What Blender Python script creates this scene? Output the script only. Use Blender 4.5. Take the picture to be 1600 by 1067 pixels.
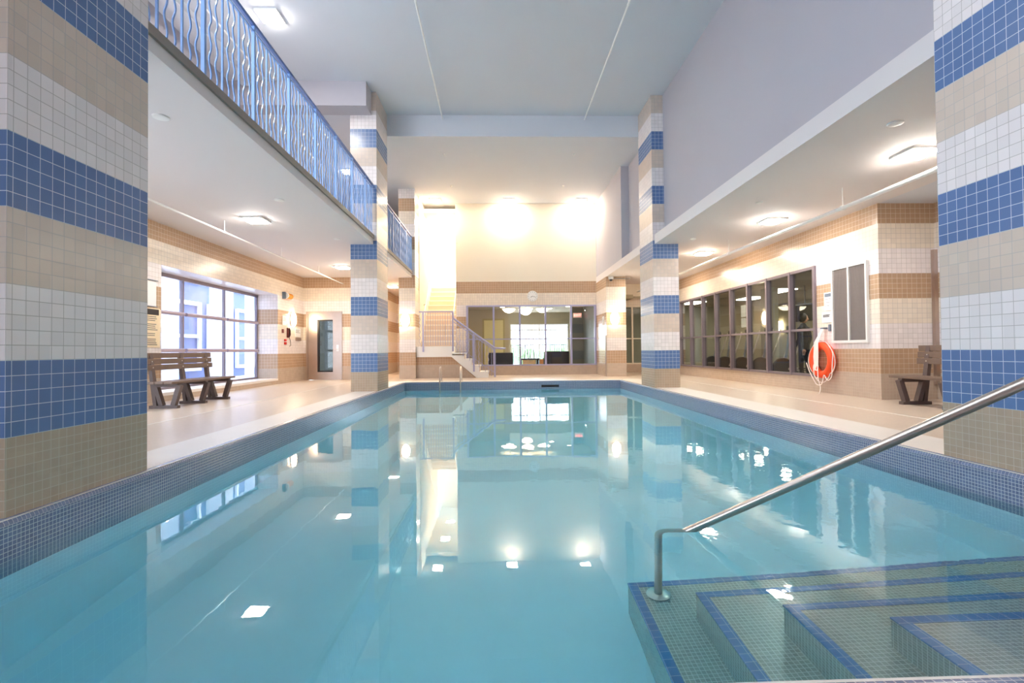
import bpy, bmesh, math, random
from mathutils import Vector, Matrix
random.seed(4)
PI = math.pi
for o in list(bpy.data.objects):
    bpy.data.objects.remove(o, do_unlink=True)
S = bpy.context.scene
C = S.collection

# ------------------------------------------------------------------ camera, world, exposure
cam = bpy.data.cameras.new('camera'); cam.sensor_width = 36; cam.lens = 36*801.59/1600
cam.clip_start = .02; cam.clip_end = 200
camo = bpy.data.objects.new('camera', cam); C.objects.link(camo)
_r = Vector((0.9994825, -0.03066503, -0.0097153)); _u = Vector((0.0091656, -0.01801617, 0.99979568)); _f = Vector((0.03083379, 0.99936734, 0.01772578))
camo.matrix_world = Matrix(((_r.x, _u.x, -_f.x, 0), (_r.y, _u.y, -_f.y, 0), (_r.z, _u.z, -_f.z, .9442), (0, 0, 0, 1)))
S.camera = camo
W = bpy.data.worlds.new('world'); S.world = W; W.use_nodes = True
bg = W.node_tree.nodes['Background']; bg.inputs[0].default_value = (.74, .86, 1, 1); bg.inputs[1].default_value = 3.3
S.view_settings.view_transform = 'Standard'; S.view_settings.look = 'None'
S.view_settings.exposure = 1.64; S.view_settings.gamma = 1; S.view_settings.use_curve_mapping = False
cy = S.cycles
cy.use_denoising = True; cy.max_bounces = 20; cy.diffuse_bounces = 10; cy.glossy_bounces = 8; cy.transmission_bounces = 12
cy.transparent_max_bounces = 12; cy.caustics_reflective = True; cy.caustics_refractive = True
cy.sample_clamp_indirect = 150; cy.blur_glossy = 0.5
LAMP = 60.0           # strength of the lit luminaires
WARM = (1, .87, .70)

# ------------------------------------------------------------------ materials
def s2l(c):
    return tuple((x/255/12.92 if x/255 <= .04045 else ((x/255+.055)/1.055)**2.4) for x in c) + (1,)
def newmat(name):
    m = bpy.data.materials.new(name); m.use_nodes = True
    return m, m.node_tree, m.node_tree.nodes['Principled BSDF']
def mat(name, rgb, rough=.5, metal=0, spec=.5, noise=0, nscale=8, bump=0, coat=0):
    m, t, b = newmat(name)
    b.inputs['Base Color'].default_value = s2l(rgb); b.inputs['Roughness'].default_value = rough
    b.inputs['Metallic'].default_value = metal; b.inputs['Specular IOR Level'].default_value = spec
    b.inputs['Coat Weight'].default_value = coat
    if noise or bump:
        n = t.nodes.new('ShaderNodeTexNoise'); n.inputs['Scale'].default_value = nscale; n.inputs['Detail'].default_value = 5
        tc = t.nodes.new('ShaderNodeTexCoord'); t.links.new(tc.outputs['Object'], n.inputs['Vector'])
        if noise:
            r = t.nodes.new('ShaderNodeMapRange'); r.inputs[3].default_value = 1-noise; r.inputs[4].default_value = 1+noise
            t.links.new(n.outputs['Fac'], r.inputs[0])
            mx = t.nodes.new('ShaderNodeVectorMath'); mx.operation = 'SCALE'; mx.inputs[0].default_value = s2l(rgb)[:3]
            t.links.new(r.outputs[0], mx.inputs['Scale']); t.links.new(mx.outputs[0], b.inputs['Base Color'])
        if bump:
            bp = t.nodes.new('ShaderNodeBump'); bp.inputs['Strength'].default_value = bump; bp.inputs['Distance'].default_value = .01
            t.links.new(n.outputs['Fac'], bp.inputs['Height']); t.links.new(bp.outputs[0], b.inputs['Normal'])
    return m
def emis(name, rgb, strength):
    m, t, b = newmat(name)
    b.inputs['Base Color'].default_value = (.8, .8, .8, 1); b.inputs['Emission Color'].default_value = (*rgb, 1)
    b.inputs['Emission Strength'].default_value = strength
    return m
def glass(name, tint=(1, 1, 1), f0=.06, rough=0.0):
    m = bpy.data.materials.new(name); m.use_nodes = True; t = m.node_tree; t.nodes.clear()
    out = t.nodes.new('ShaderNodeOutputMaterial'); mix = t.nodes.new('ShaderNodeMixShader')
    tr = t.nodes.new('ShaderNodeBsdfTransparent'); tr.inputs[0].default_value = (*tint, 1)
    gl = t.nodes.new('ShaderNodeBsdfGlossy'); gl.inputs['Roughness'].default_value = rough
    lw = t.nodes.new('ShaderNodeLayerWeight'); lw.inputs[0].default_value = .5
    pw = t.nodes.new('ShaderNodeMath'); pw.operation = 'POWER'; pw.inputs[1].default_value = 5; t.links.new(lw.outputs['Facing'], pw.inputs[0])
    ma = t.nodes.new('ShaderNodeMath'); ma.operation = 'MULTIPLY_ADD'; ma.inputs[1].default_value = .9; ma.inputs[2].default_value = .045; t.links.new(pw.outputs[0], ma.inputs[0])
    t.links.new(ma.outputs[0], mix.inputs[0]); t.links.new(tr.outputs[0], mix.inputs[1]); t.links.new(gl.outputs[0], mix.inputs[2])
    t.links.new(mix.outputs[0], out.inputs[0])
    return m
def grid_nodes(t, pitch, width, off, pos, nrm):
    """1 on grout lines of a square grid lying in the plane of the face"""
    def M(op, a, b=None, c=None):
        n = t.nodes.new('ShaderNodeMath'); n.operation = op
        for i, v in enumerate((a, b, c)):
            if v is None: continue
            if isinstance(v, (int, float)): n.inputs[i].default_value = v
            else: t.links.new(v, n.inputs[i])
        return n.outputs[0]
    res = None
    for i in range(3):
        p = pos[i]
        f = M('FRACT', M('DIVIDE', M('SUBTRACT', p, off[i]-50*pitch), pitch))
        d = M('ABSOLUTE', M('SUBTRACT', f, .5))
        ln = M('GREATER_THAN', d, .5-width/pitch/2)
        k = M('MULTIPLY', ln, M('LESS_THAN', M('ABSOLUTE', nrm[i]), .7))
        res = k if res is None else M('MAXIMUM', res, k)
    return res, M
def posn(t):
    g = t.nodes.new('ShaderNodeNewGeometry'); s = t.nodes.new('ShaderNodeSeparateXYZ'); t.links.new(g.outputs['Position'], s.inputs[0])
    n = t.nodes.new('ShaderNodeSeparateXYZ'); t.links.new(g.outputs['True Normal'], n.inputs[0])
    return s.outputs, n.outputs, g
def mixc(t, fac, a, b):
    m = t.nodes.new('ShaderNodeMix'); m.data_type = 'RGBA'
    if isinstance(fac, (int, float)): m.inputs[0].default_value = fac
    else: t.links.new(fac, m.inputs[0])
    for i, v in ((6, a), (7, b)):
        if isinstance(v, tuple): m.inputs[i].default_value = v
        else: t.links.new(v, m.inputs[i])
    return m.outputs[2]
WHITE_T = s2l((240, 231, 228)); BEIGE_T = s2l((218, 200, 184)); BASE_T = s2l((186, 164, 140))
BLUE_T = s2l((96, 124, 170)); BROWN_T = s2l((188, 156, 126))
def band_tile(name, stripe, ox=0., oy=0., stripe_grout=(205, 214, 226), beige=BEIGE_T, base=BASE_T):
    m, t, b = newmat(name)
    pos, nrm, g = posn(t)
    big, M = grid_nodes(t, .09, .0045, (ox, oy, .465), pos, nrm)
    small, _ = grid_nodes(t, .06, .0045, (ox, oy, .465), pos, nrm)
    z = pos[2]
    fr = M('FRACT', M('DIVIDE', M('SUBTRACT', z, .465), 1.35))
    isstripe = M('LESS_THAN', fr, 1/3); iswhite = M('LESS_THAN', fr, 2/3)
    isbase = M('LESS_THAN', z, .465)
    # each tile varies a little
    wn = t.nodes.new('ShaderNodeTexWhiteNoise'); wn.noise_dimensions = '3D'
    sn = t.nodes.new('ShaderNodeVectorMath'); sn.operation = 'SNAP'; sn.inputs[1].default_value = (.09, .09, .09)
    ad = t.nodes.new('ShaderNodeVectorMath'); ad.operation = 'ADD'; ad.inputs[1].default_value = (-ox+.011, -oy+.011, -.465+9)
    t.links.new(g.outputs['Position'], ad.inputs[0]); t.links.new(ad.outputs[0], sn.inputs[0]); t.links.new(sn.outputs[0], wn.inputs['Vector'])
    c = mixc(t, iswhite, beige, WHITE_T)
    c = mixc(t, isstripe, c, stripe)
    c = mixc(t, isbase, c, base)
    var = t.nodes.new('ShaderNodeMapRange'); var.inputs[3].default_value = .955; var.inputs[4].default_value = 1.045
    t.links.new(wn.outputs['Value'], var.inputs[0])
    vs = t.nodes.new('ShaderNodeVectorMath'); vs.operation = 'SCALE'; t.links.new(c, vs.inputs[0]); t.links.new(var.outputs[0], vs.inputs['Scale'])
    grout_plain = mixc(t, isbase, s2l((188, 178, 170)), s2l((196, 182, 160)))
    grout = mixc(t, M('MULTIPLY', isstripe, M('SUBTRACT', 1, isbase)), grout_plain, s2l(stripe_grout))
    line = M('ADD', M('MULTIPLY', small, isbase), M('MULTIPLY', big, M('SUBTRACT', 1, isbase)))
    col = mixc(t, line, vs.outputs[0], grout)
    t.links.new(col, b.inputs['Base Color'])
    r = M('ADD', .22, M('MULTIPLY', line, .5)); t.links.new(r, b.inputs['Roughness'])
    bp = t.nodes.new('ShaderNodeBump'); bp.inputs['Strength'].default_value = .25; bp.inputs['Distance'].default_value = .002; bp.invert = True
    t.links.new(line, bp.inputs['Height']); t.links.new(bp.outputs[0], b.inputs['Normal'])
    return m
def mosaic(name, col, grout, pitch=.027, width=.0035, off=(0, 0, 0), rough=.2, var=.12):
    m, t, b = newmat(name); pos, nrm, g = posn(t)
    ln, M = grid_nodes(t, pitch, width, off, pos, nrm)
    wn = t.nodes.new('ShaderNodeTexWhiteNoise')
    sn = t.nodes.new('ShaderNodeVectorMath'); sn.operation = 'SNAP'; sn.inputs[1].default_value = (pitch,)*3
    ad = t.nodes.new('ShaderNodeVectorMath'); ad.operation = 'ADD'; ad.inputs[1].default_value = (-off[0]+.003+pitch*400, -off[1]+.003+pitch*400, -off[2]+.003+pitch*400)
    t.links.new(g.outputs['Position'], ad.inputs[0]); t.links.new(ad.outputs[0], sn.inputs[0]); t.links.new(sn.outputs[0], wn.inputs['Vector'])
    mr = t.nodes.new('ShaderNodeMapRange'); mr.inputs[3].default_value = 1-var; mr.inputs[4].default_value = 1+var
    t.links.new(wn.outputs['Value'], mr.inputs[0])
    vs = t.nodes.new('ShaderNodeVectorMath'); vs.operation = 'SCALE'; vs.inputs[0].default_value = s2l(col)[:3]; t.links.new(mr.outputs[0], vs.inputs['Scale'])
    t.links.new(mixc(t, ln, vs.outputs[0], s2l(grout)), b.inputs['Base Color']); b.inputs['Roughness'].default_value = rough
    return m
XL, XR = -2.84, 3.866
T_COL_L = band_tile('blue_band_tile_left', BLUE_T, XL, 4.267)
T_COL_R = band_tile('blue_band_tile_right', BLUE_T, XR, 4.34)
T_WALL = band_tile('brown_band_tile', BROWN_T, 0, 0, (222, 205, 185), s2l((238, 225, 208)), s2l((194, 174, 156)))  # beige lighter than on the blue columns, stronger light put into the colour
T_MOS = mosaic('blue_mosaic', (108, 120, 150), (200, 206, 212), off=(0, 0, -.235))
T_STEP = mosaic('grey_green_mosaic', (166, 172, 162), (216, 222, 216), off=(0, 0, -.44), var=.1)
T_NOSE = mosaic('blue_nosing_tile', (88, 134, 188), (170, 190, 214), pitch=.06, width=.003, off=(.91, 3.57, -.44), var=.05)
M_DECK = mosaic('beige_deck_tile', (214, 196, 178), (204, 188, 172), pitch=.05, width=.004, rough=.32, var=.03)
M_COPE = mat('pale_coping', (236, 230, 222), .4, noise=.03, nscale=3)
M_PLAS = mat('white_pool_plaster', (234, 248, 255), .6, noise=.04, nscale=2)
M_CEIL = mat('white_ceiling_paint', (212, 214, 220), .85, noise=.015, nscale=1.5, bump=.05)
M_PAINT = mat('grey_white_wall_paint', (186, 182, 188), .8, noise=.02, nscale=1.2, bump=.04)
M_CREAM = mat('cream_wall_paint', (236, 226, 208), .8, noise=.02, nscale=1.2)
M_FASC = mat('pale_green_grey_fascia_paint', (222, 215, 213), .7)
M_TRIM = mat('grey_brown_edge_trim', (142, 134, 126), .55)
M_BLUE = mat('blue_railing_paint', (132, 168, 220), .3, coat=.3)
M_BLUED = mat('dark_blue_rail_paint', (76, 108, 168), .3, coat=.3)
M_LILAC = mat('lilac_grey_metal', (172, 172, 206), .35, metal=.1)
M_FRAME = mat('bronze_grey_window_frame', (134, 122, 130), .35, metal=.4)
M_STEEL = mat('stainless_steel', (212, 200, 190), .28, metal=1, noise=.05, nscale=30)
M_STEELD = mat('brushed_steel_door', (190, 172, 160), .3, metal=.85, noise=.08, nscale=5)
M_WHITE = mat('white_enamel', (242, 240, 236), .35)
M_WHITEP = mat('white_plastic', (232, 230, 226), .4)
M_DARK = mat('dark_grey', (40, 38, 40), .5)
M_BLACK = mat('black_leather', (26, 20, 20), .35)
M_BENCH = mat('brown_recycled_plastic', (118, 96, 82), .5, noise=.12, nscale=14, bump=.2)
M_BENCH2 = mat('grey_brown_recycled_plastic', (96, 80, 76), .5, noise=.12, nscale=14, bump=.2)
M_BOLT = mat('zinc_bolt', (210, 205, 200), .3, metal=.9)
M_RING = mat('orange_ring', (250, 84, 30), .45)
M_ROPE = mat('white_rope', (244, 236, 228), .8)
M_RED = mat('red_plastic', (200, 36, 30), .4)
M_ORANGE = mat('amber_lens', (246, 150, 30), .25)
M_LOUV = mat('dark_louvre_slats', (150, 138, 134), .5)
M_WOOD = mat('orange_wood', (226, 156, 84), .4, noise=.15, nscale=6)
M_DOOR = mat('cream_door_paint', (214, 204, 150), .5)
M_SHEET = mat('white_paper', (240, 240, 238), .7)
M_INK = mat('grey_print', (96, 92, 92), .7)
M_GREYB = mat('grey_painted_metal', (120, 132, 148), .35, metal=.3)
M_GYMW = mat('olive_gym_wall', (158, 150, 128), .8)
M_GYMF = mat('dark_gym_carpet', (62, 58, 54), .9)
M_GYMC = mat('grey_gym_ceiling', (150, 140, 122), .8)
M_LOBW = mat('beige_lobby_wall', (178, 166, 140), .8)
M_LOBD = mat('dark_slate_panel', (84, 92, 86), .5)
M_LOBF = mat('light_lobby_floor', (214, 206, 190), .35)
M_EXTW = mat('white_render', (226, 230, 236), .8)
M_EXTG = mat('blue_grey_cladding', (70, 94, 150), .6)
M_GROUND = mat('grey_paving', (170, 176, 184), .8)
M_FROST = bpy.data.materials.new('frosted_panel'); M_FROST.use_nodes = True
_t = M_FROST.node_tree; _n = _t.nodes.new('ShaderNodeBsdfTranslucent'); _n.inputs[0].default_value = (.95, .96, 1, 1)
_t.links.new(_n.outputs[0], _t.nodes['Material Output'].inputs[0])
M_MULL = mat('lilac_taupe_mullion', (176, 160, 172), .35, metal=.2)
M_SKIN = mat('skin', (200, 150, 124), .5)
M_HAIR = mat('dark_hair', (24, 20, 18), .6)
M_SHIRT = mat('dark_navy_shirt', (28, 30, 42), .8)
M_TROU = mat('black_trousers', (20, 20, 24), .8)
M_BAG = mat('blue_bag_fabric', (24, 92, 190), .7)
M_LEAF = mat('garden_hedge', (140, 172, 120), .8, noise=.4, nscale=9)
G_PANE = glass('window_glass'); G_DARK = glass('tinted_glass', (.80, .82, .80))
E_LAMP = emis('lamp_diffuser', WARM, LAMP)
E_LAMPC = emis('lamp_diffuser_cool', (1, .95, .88), LAMP)
E_SCONCE = emis('sconce_diffuser', (1, .82, .58), 16)
E_PEND = emis('pendant_bowl', (1, .86, .62), 5)
E_GYM = emis('gym_panel', (1, .95, .84), 11)
E_SPOT = emis('downlight', (1, .9, .7), 6)
E_EXIT = emis('exit_red', (1, .15, .12), 2.0)

def water_mat():
    m = bpy.data.materials.new('pool_water'); m.use_nodes = True; t = m.node_tree; t.nodes.clear()
    out = t.nodes.new('ShaderNodeOutputMaterial'); g = t.nodes.new('ShaderNodeBsdfGlass')
    g.inputs['IOR'].default_value = 1.333; g.inputs['Roughness'].default_value = 0.0; g.inputs['Color'].default_value = (1, 1, 1, 1)
    tc = t.nodes.new('ShaderNodeTexCoord')
    n1 = t.nodes.new('ShaderNodeTexNoise'); n1.inputs['Scale'].default_value = 1.6; n1.inputs['Detail'].default_value = 3
    n2 = t.nodes.new('ShaderNodeTexNoise'); n2.inputs['Scale'].default_value = 9; n2.inputs['Detail'].default_value = 2
    for n in (n1, n2): t.links.new(tc.outputs['Object'], n.inputs['Vector'])
    # ripples live mostly round the steps, the rest of the pool is nearly still
    sep = t.nodes.new('ShaderNodeSeparateXYZ'); t.links.new(tc.outputs['Object'], sep.inputs[0])
    vd = t.nodes.new('ShaderNodeVectorMath'); vd.operation = 'DISTANCE'; vd.inputs[1].default_value = (3.2, 4.2, -.235); t.links.new(tc.outputs['Object'], vd.inputs[0])
    mr = t.nodes.new('ShaderNodeMapRange'); mr.inputs[1].default_value = .6; mr.inputs[2].default_value = 3.2; mr.inputs[3].default_value = 1; mr.inputs[4].default_value = 0; t.links.new(vd.outputs['Value'], mr.inputs[0])
    mu = t.nodes.new('ShaderNodeMath'); mu.operation = 'MULTIPLY'; t.links.new(n2.outputs['Fac'], mu.inputs[0]); t.links.new(mr.outputs[0], mu.inputs[1])
    m2 = t.nodes.new('ShaderNodeMath'); m2.operation = 'MULTIPLY_ADD'; m2.inputs[1].default_value = 1.3; t.links.new(mu.outputs[0], m2.inputs[0]); t.links.new(n1.outputs['Fac'], m2.inputs[2])
    bp = t.nodes.new('ShaderNodeBump'); bp.inputs['Strength'].default_value = .10; bp.inputs['Distance'].default_value = .012
    t.links.new(m2.outputs[0], bp.inputs['Height']); t.links.new(bp.outputs[0], g.inputs['Normal'])
    v = t.nodes.new('ShaderNodeVolumeAbsorption'); v.inputs['Color'].default_value = (.0, .895, .997, 1); v.inputs['Density'].default_value = .23
    t.links.new(g.outputs[0], out.inputs['Surface']); t.links.new(v.outputs[0], out.inputs['Volume'])
    return m
M_WATER = water_mat()

# ------------------------------------------------------------------ mesh helpers
class MB:
    def __init__(s): s.b = bmesh.new()
    def box(s, x0, x1, y0, y1, z0, z1, bev=0):
        e = random.uniform(.0001, .0007); x0 -= e; x1 += e; y0 -= e; y1 += e; z0 -= e; z1 += e   # no two faces share a plane
        r = bmesh.ops.create_cube(s.b, size=1)
        for v in r['verts']:
            v.co = Vector(((x0+x1)/2+v.co.x*(x1-x0), (y0+y1)/2+v.co.y*(y1-y0), (z0+z1)/2+v.co.z*(z1-z0)))
        if bev:
            es = list({e for v in r['verts'] for e in v.link_edges})
            bmesh.ops.bevel(s.b, geom=es, offset=bev, segments=2, affect='EDGES', profile=.5)
        return s
    def hull(s, pts, y0=None, y1=None, axis='y', a0=0, a1=1):
        """prism: polygon pts in the plane across `axis`, from a0 to a1"""
        def P(p, a):
            return {'x': (a, p[0], p[1]), 'y': (p[0], a, p[1]), 'z': (p[0], p[1], a)}[axis]
        A = [s.b.verts.new(P(p, a0)) for p in pts]; B = [s.b.verts.new(P(p, a1)) for p in pts]
        n = len(pts); s.b.faces.new(A); s.b.faces.new(B[::-1])
        for i in range(n): s.b.faces.new((A[i], B[i], B[(i+1) % n], A[(i+1) % n]))
        return s
    def bar(s, p, q, w, h, up=(0, 0, 1)):
        p, q = Vector(p), Vector(q); d = (q-p).normalized(); up = Vector(up)
        sd = d.cross(up)
        if sd.length < 1e-4: sd = d.cross(Vector((1, 0, 0)))
        sd.normalize(); u = sd.cross(d)
        vs = [s.b.verts.new(c+sd*a*w/2+u*b*h/2) for c in (p, q) for a, b in ((-1, -1), (1, -1), (1, 1), (-1, 1))]
        for f in ((0, 1, 2, 3), (7, 6, 5, 4), (0, 4, 5, 1), (1, 5, 6, 2), (2, 6, 7, 3), (3, 7, 4, 0)): s.b.faces.new([vs[i] for i in f])
        return s
    def tube(s, pts, r, n=12, closed=False, cap=True):
        pts = [Vector(p) for p in pts]; m = len(pts); rings = []
        rr = r if isinstance(r, (list, tuple)) else [r]*m
        prev = None
        for i, p in enumerate(pts):
            if closed: d = pts[(i+1) % m]-pts[i-1]
            else: d = pts[min(i+1, m-1)]-pts[max(i-1, 0)]
            d.normalize()
            if prev is None:
                a = d.cross(Vector((0, 0, 1)))
                if a.length < .05: a = d.cross(Vector((0, 1, 0)))
            else: a = prev - d*prev.dot(d)
            a.normalize(); prev = a; b = d.cross(a)
            rings.append([s.b.verts.new(p+a*math.cos(2*PI*k/n)*rr[i]+b*math.sin(2*PI*k/n)*rr[i]) for k in range(n)])
        for i in range(m if closed else m-1):
            A, B = rings[i], rings[(i+1) % m]
            for k in range(n): s.b.faces.new((A[k], A[(k+1) % n], B[(k+1) % n], B[k]))
        if cap and not closed: s.b.faces.new(rings[0][::-1]); s.b.faces.new(rings[-1])
        return s
    def lathe(s, prof, n=28, o=(0, 0, 0), axis='z', sx=1, sy=1):
        o = Vector(o); rings = []
        for r, h in prof:
            ring = []
            for k in range(n):
                a = 2*PI*k/n; x, y = r*math.cos(a)*sx, r*math.sin(a)*sy
                v = {'z': (x, y, h), 'x': (h, x, y), 'y': (x, h, y)}[axis]
                ring.append(s.b.verts.new(o+Vector(v)))
            rings.append(ring)
        for A, B in zip(rings, rings[1:]):
            for k in range(n): s.b.faces.new((A[k], A[(k+1) % n], B[(k+1) % n], B[k]))
        s.b.faces.new(rings[0]); s.b.faces.new(rings[-1])
        return s
    def quad(s, a, b, c, d):
        s.b.faces.new([s.b.verts.new(p) for p in (a, b, c, d)]); return s
    def build(s, name, m, parent=None, smooth=False, recalc=True):
        if recalc: bmesh.ops.recalc_face_normals(s.b, faces=s.b.faces)
        me = bpy.data.meshes.new(name); s.b.to_mesh(me); s.b.free()
        me.materials.append(m)
        if smooth:
            for p in me.polygons: p.use_smooth = True
            try: me.set_sharp_from_angle(angle=math.radians(40))
            except Exception: pass
        o = bpy.data.objects.new(name, me); C.objects.link(o)
        if parent: o.parent = parent; o.matrix_parent_inverse = Matrix.Translation(-Vector(parent.location)) if parent.type == 'EMPTY' or parent.location.length else Matrix()
        return o
def tag(o, label=None, cat=None, group=None, kind=None):
    if label: o['label'] = label
    if cat: o['category'] = cat
    if group: o['group'] = group
    if kind: o['kind'] = kind
    return o
def thing(name, label, cat, loc=(0, 0, 0), group=None):
    o = bpy.data.objects.new(name, None); o.location = loc; o.empty_display_size = .1; C.objects.link(o)
    return tag(o, label, cat, group)
def st(name, mb, m, parent=None):
    o = mb.build(name, m, parent); o['kind'] = 'structure'; return o
def copy_thing(src, off, label, group=None, mats=None):
    """copy a thing, its parts and their sub-parts, moved by off"""
    def rec(o, par):
        c = o.copy(); C.objects.link(c)
        if par is None: c.location = o.location + Vector(off)
        else:
            inv = o.matrix_parent_inverse.copy(); c.parent = par; c.matrix_parent_inverse = inv
        for ch in [x for x in list(bpy.data.objects) if x.parent == o]: rec(ch, c)
        return c
    c = rec(src, None); c['label'] = label
    if group: c['group'] = group
    return c

# ------------------------------------------------------------------ room shell
CZ = 7.22; FZ = 6.65; SZ = 3.53; YN = -3.0
POOL = (-2.81, 3.83, 1.44, 15.8)
deck = MB()
deck.box(-7.3, POOL[0]-.025, YN, 24, -.3, 0).box(POOL[1]+.025, 9.0, YN, 24, -.3, 0).box(POOL[0]-.025, POOL[1]+.025, POOL[3]+.025, 24, -.3, 0).box(POOL[0]-.025, POOL[1]+.025, YN, POOL[2]-.025, -.3, 0)
st('floor', deck, M_DECK)
cp = MB()
cp.box(-3.38, POOL[0], POOL[2]-.5, 16.35, 0, .004).box(POOL[1], 4.53, POOL[2]-.5, 16.35, 0, .004).box(POOL[0], POOL[1], POOL[3], 16.35, 0, .004).box(POOL[0], POOL[1], POOL[2]-.5, POOL[2], 0, .004)
st('trim_1', cp, M_COPE)
st('trim_2', MB().box(-4.675, -4.64, YN, 17.0, 0, .004), M_COPE)
st('trim_3', MB().box(5.585, 5.62, YN, 19.0, 0, .004), M_COPE)

# left ground floor wall with the deep window opening (Y 10.35 to 15.77)
WY0, WY1, WZ0, WZ1 = 10.35, 15.77, .16, 2.71
GX = -7.24
w = MB()
w.box(-6.9, -6.62, YN, .5, 0, SZ).box(-6.9, -6.62, 8.0, WY0, 0, SZ).box(-6.9, -6.62, .5, 8.0, 0, .16).box(-6.9, -6.62, .5, 8.0, 2.71, SZ).box(-6.9, -6.62, WY1, 17.85, 0, SZ).box(-6.9, -6.62, WY0, WY1, WZ1, SZ).box(-6.9, -6.62, WY0, WY1, 0, WZ0)
st('wall_left', w, T_WALL)
w = MB()   # splayed reveal of the opening
w.box(-7.3, -6.9, WY0-.2, WY0, 0, SZ).box(-7.3, -6.9, WY1, WY1+.2, 0, SZ).box(-7.3, -6.9, WY0, WY1, WZ1, WZ1+.2)
st('trim_4', w, T_WALL)
st('trim_5', MB().box(-7.19, -6.61, WY0, WY1, WZ0-.05, WZ0+.012), M_COPE)
# window 1: dark top edge, posts, transoms, panes
w1 = MB(); muls = [WY0+.03, 12.08, 13.9, WY1-.03]
for y in muls: w1.box(GX-.05, GX+.02, y-.02, y+.02, WZ0, WZ1)
w1.box(GX-.05, GX+.03, WY0, WY1, WZ1-.08, WZ1).box(GX-.05, GX+.03, WY0, WY1, WZ0, WZ0+.06)
win1 = st('window_1', w1, M_FRAME)
for z in (1.02, 1.85):
    for a, b_ in zip(muls, muls[1:]):
        st('window_transom', MB().tube([(GX+.05, a+.05, z), (GX+.05, b_-.05, z)], .045, 14), M_MULL, win1)
wp = MB()
for y in muls[1:]: wp.box(GX-.06, GX-.05, y-.62, y-.06, WZ0, WZ1-.08)
st('window_side_panel', wp, M_FROST, win1)
for a, b_ in zip(muls, muls[1:]):
    st('window_pane', MB().box(GX-.01, GX, a+.03, b_-.03, WZ0+.06, WZ1-.08), G_PANE, win1)

# door wall at the far left, side of the corridor, corridor back
w = MB(); w.box(-6.9, -6.52, 17.85, 18.05, 0, SZ).box(-5.3, -4.6, 17.85, 18.05, 0, SZ).box(-6.52, -5.3, 17.85, 18.05, 2.345, SZ)
st('wall_door', w, T_WALL)
st('wall_corridor', MB().box(-4.8, -4.6, 18.05, 24, 0, SZ), T_WALL)
st('wall_corridor_end', MB().box(-4.8, -2.8, 24, 24.2, 0, SZ), T_WALL)
st('wall_lift_room', MB().box(-6.9, -4.6, 19.6, 19.7, 0, SZ), M_LOBD)

# left mezzanine slab and the wall above it
st('floor_mezzanine', MB().box(-6.9, -2.93, YN, 24, SZ, 3.70), M_FASC)
st('trim_6', MB().box(-2.96, -2.90, YN, 12.36, 3.66, 3.75), M_TRIM)
st('trim_7', MB().box(-2.96, -2.90, 13.58, 17.99, 3.66, 3.75), M_TRIM)
st('wall_left_upper', MB().box(-6.3, -6.12, YN, -2.0, 3.70, CZ).box(-6.3, -6.12, 7.6, 24, 3.70, CZ).box(-6.3, -6.12, -2.0, 7.6, 3.70, 4.3).box(-6.3, -6.12, -2.0, 7.6, 6.9, CZ), M_PAINT)
w7 = MB()
for y in (-1.97, .4, 2.8, 5.2, 7.57): w7.box(-6.25, -6.17, y-.03, y+.03, 4.3, 6.9)
for z in (4.33, 5.6, 6.87): w7.box(-6.25, -6.17, -2, 7.6, z-.03, z+.03)
st('window_7', w7, M_FRAME)
w8 = MB()
for y in (.53, 2.4, 4.25, 6.1, 7.97): w8.box(-6.85, -6.77, y-.03, y+.03, .16, 2.71)
for z in (.19, 1.02, 1.85, 2.68): w8.box(-6.85, -6.77, .5, 8, z-.03, z+.03)
st('window_8', w8, M_FRAME)
st('wall_mezzanine_end', MB().box(-6.12, -2.8, 24, 24.2, 3.70, FZ), M_CREAM)
st('ceiling', MB().box(-6.3, 6.9, YN, 13.6, CZ, CZ+.2), M_CEIL)
st('ceiling_far', MB().box(-6.3, 6.9, 13.6, 24.2, FZ, CZ+.2), M_CEIL)
st('trim_8', MB().box(-6.12, -2.96, 11.88, 12.37, FZ, CZ), M_PAINT)     # bulkhead left
st('trim_9', MB().box(-6.12, -3.47, 12.37, 13.6, FZ, CZ), M_CEIL)
st('trim_light_band', MB().box(-5.75, -5.5, YN, 11.8, 7.06, CZ), M_CEIL)  # added white box standing in for the bright band of light on the ceiling
# right: slab over the side aisle, upper wall
st('floor_right_slab', MB().box(3.91, 6.9, YN, 21.0, SZ, 3.76), M_FASC)
st('wall_right_upper', MB().box(4.16, 4.4, YN, 15.76, 3.76, CZ), M_PAINT)
st('wall_right_upper_far', MB().box(3.92, 4.4, 15.76, 20.0, 3.76, FZ), M_PAINT)
# right wall with the long gym window, Y 10.83 to 18.95
RY0, RY1, RZ0, RZ1 = 10.77, 18.93, .32, 2.70
w = MB(); w.box(6.87, 7.05, 8.97, RY0, 0, SZ).box(6.87, 7.05, RY1, 21.0, 0, SZ).box(6.87, 7.05, RY0, RY1, RZ1, SZ).box(6.87, 7.05, RY0, RY1, 0, RZ0)
w.box(7.05, 8.1, 8.97, 9.15, 0, SZ).box(7.9, 8.1, YN, 8.97, 0, SZ)
st('wall_right', w, T_WALL)
st('ceiling_recess', MB().box(6.9, 8.1, YN, 9.15, SZ, 3.7), M_CEIL)
w2 = MB(); rm = [10.77+.03, 11.72, 12.745, 13.73, 14.75, 15.79, 16.80, 17.83, 18.90]
for y in rm: w2.box(6.82, 6.95, y-.035, y+.035, RZ0, RZ1)
for a, b_ in ((RZ0, RZ0+.05), (RZ1-.06, RZ1), (1.315, 1.365)): w2.box(6.835, 6.95, RY0, RY1, a, b_)
win2 = st('window_2', w2, M_FRAME)
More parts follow.
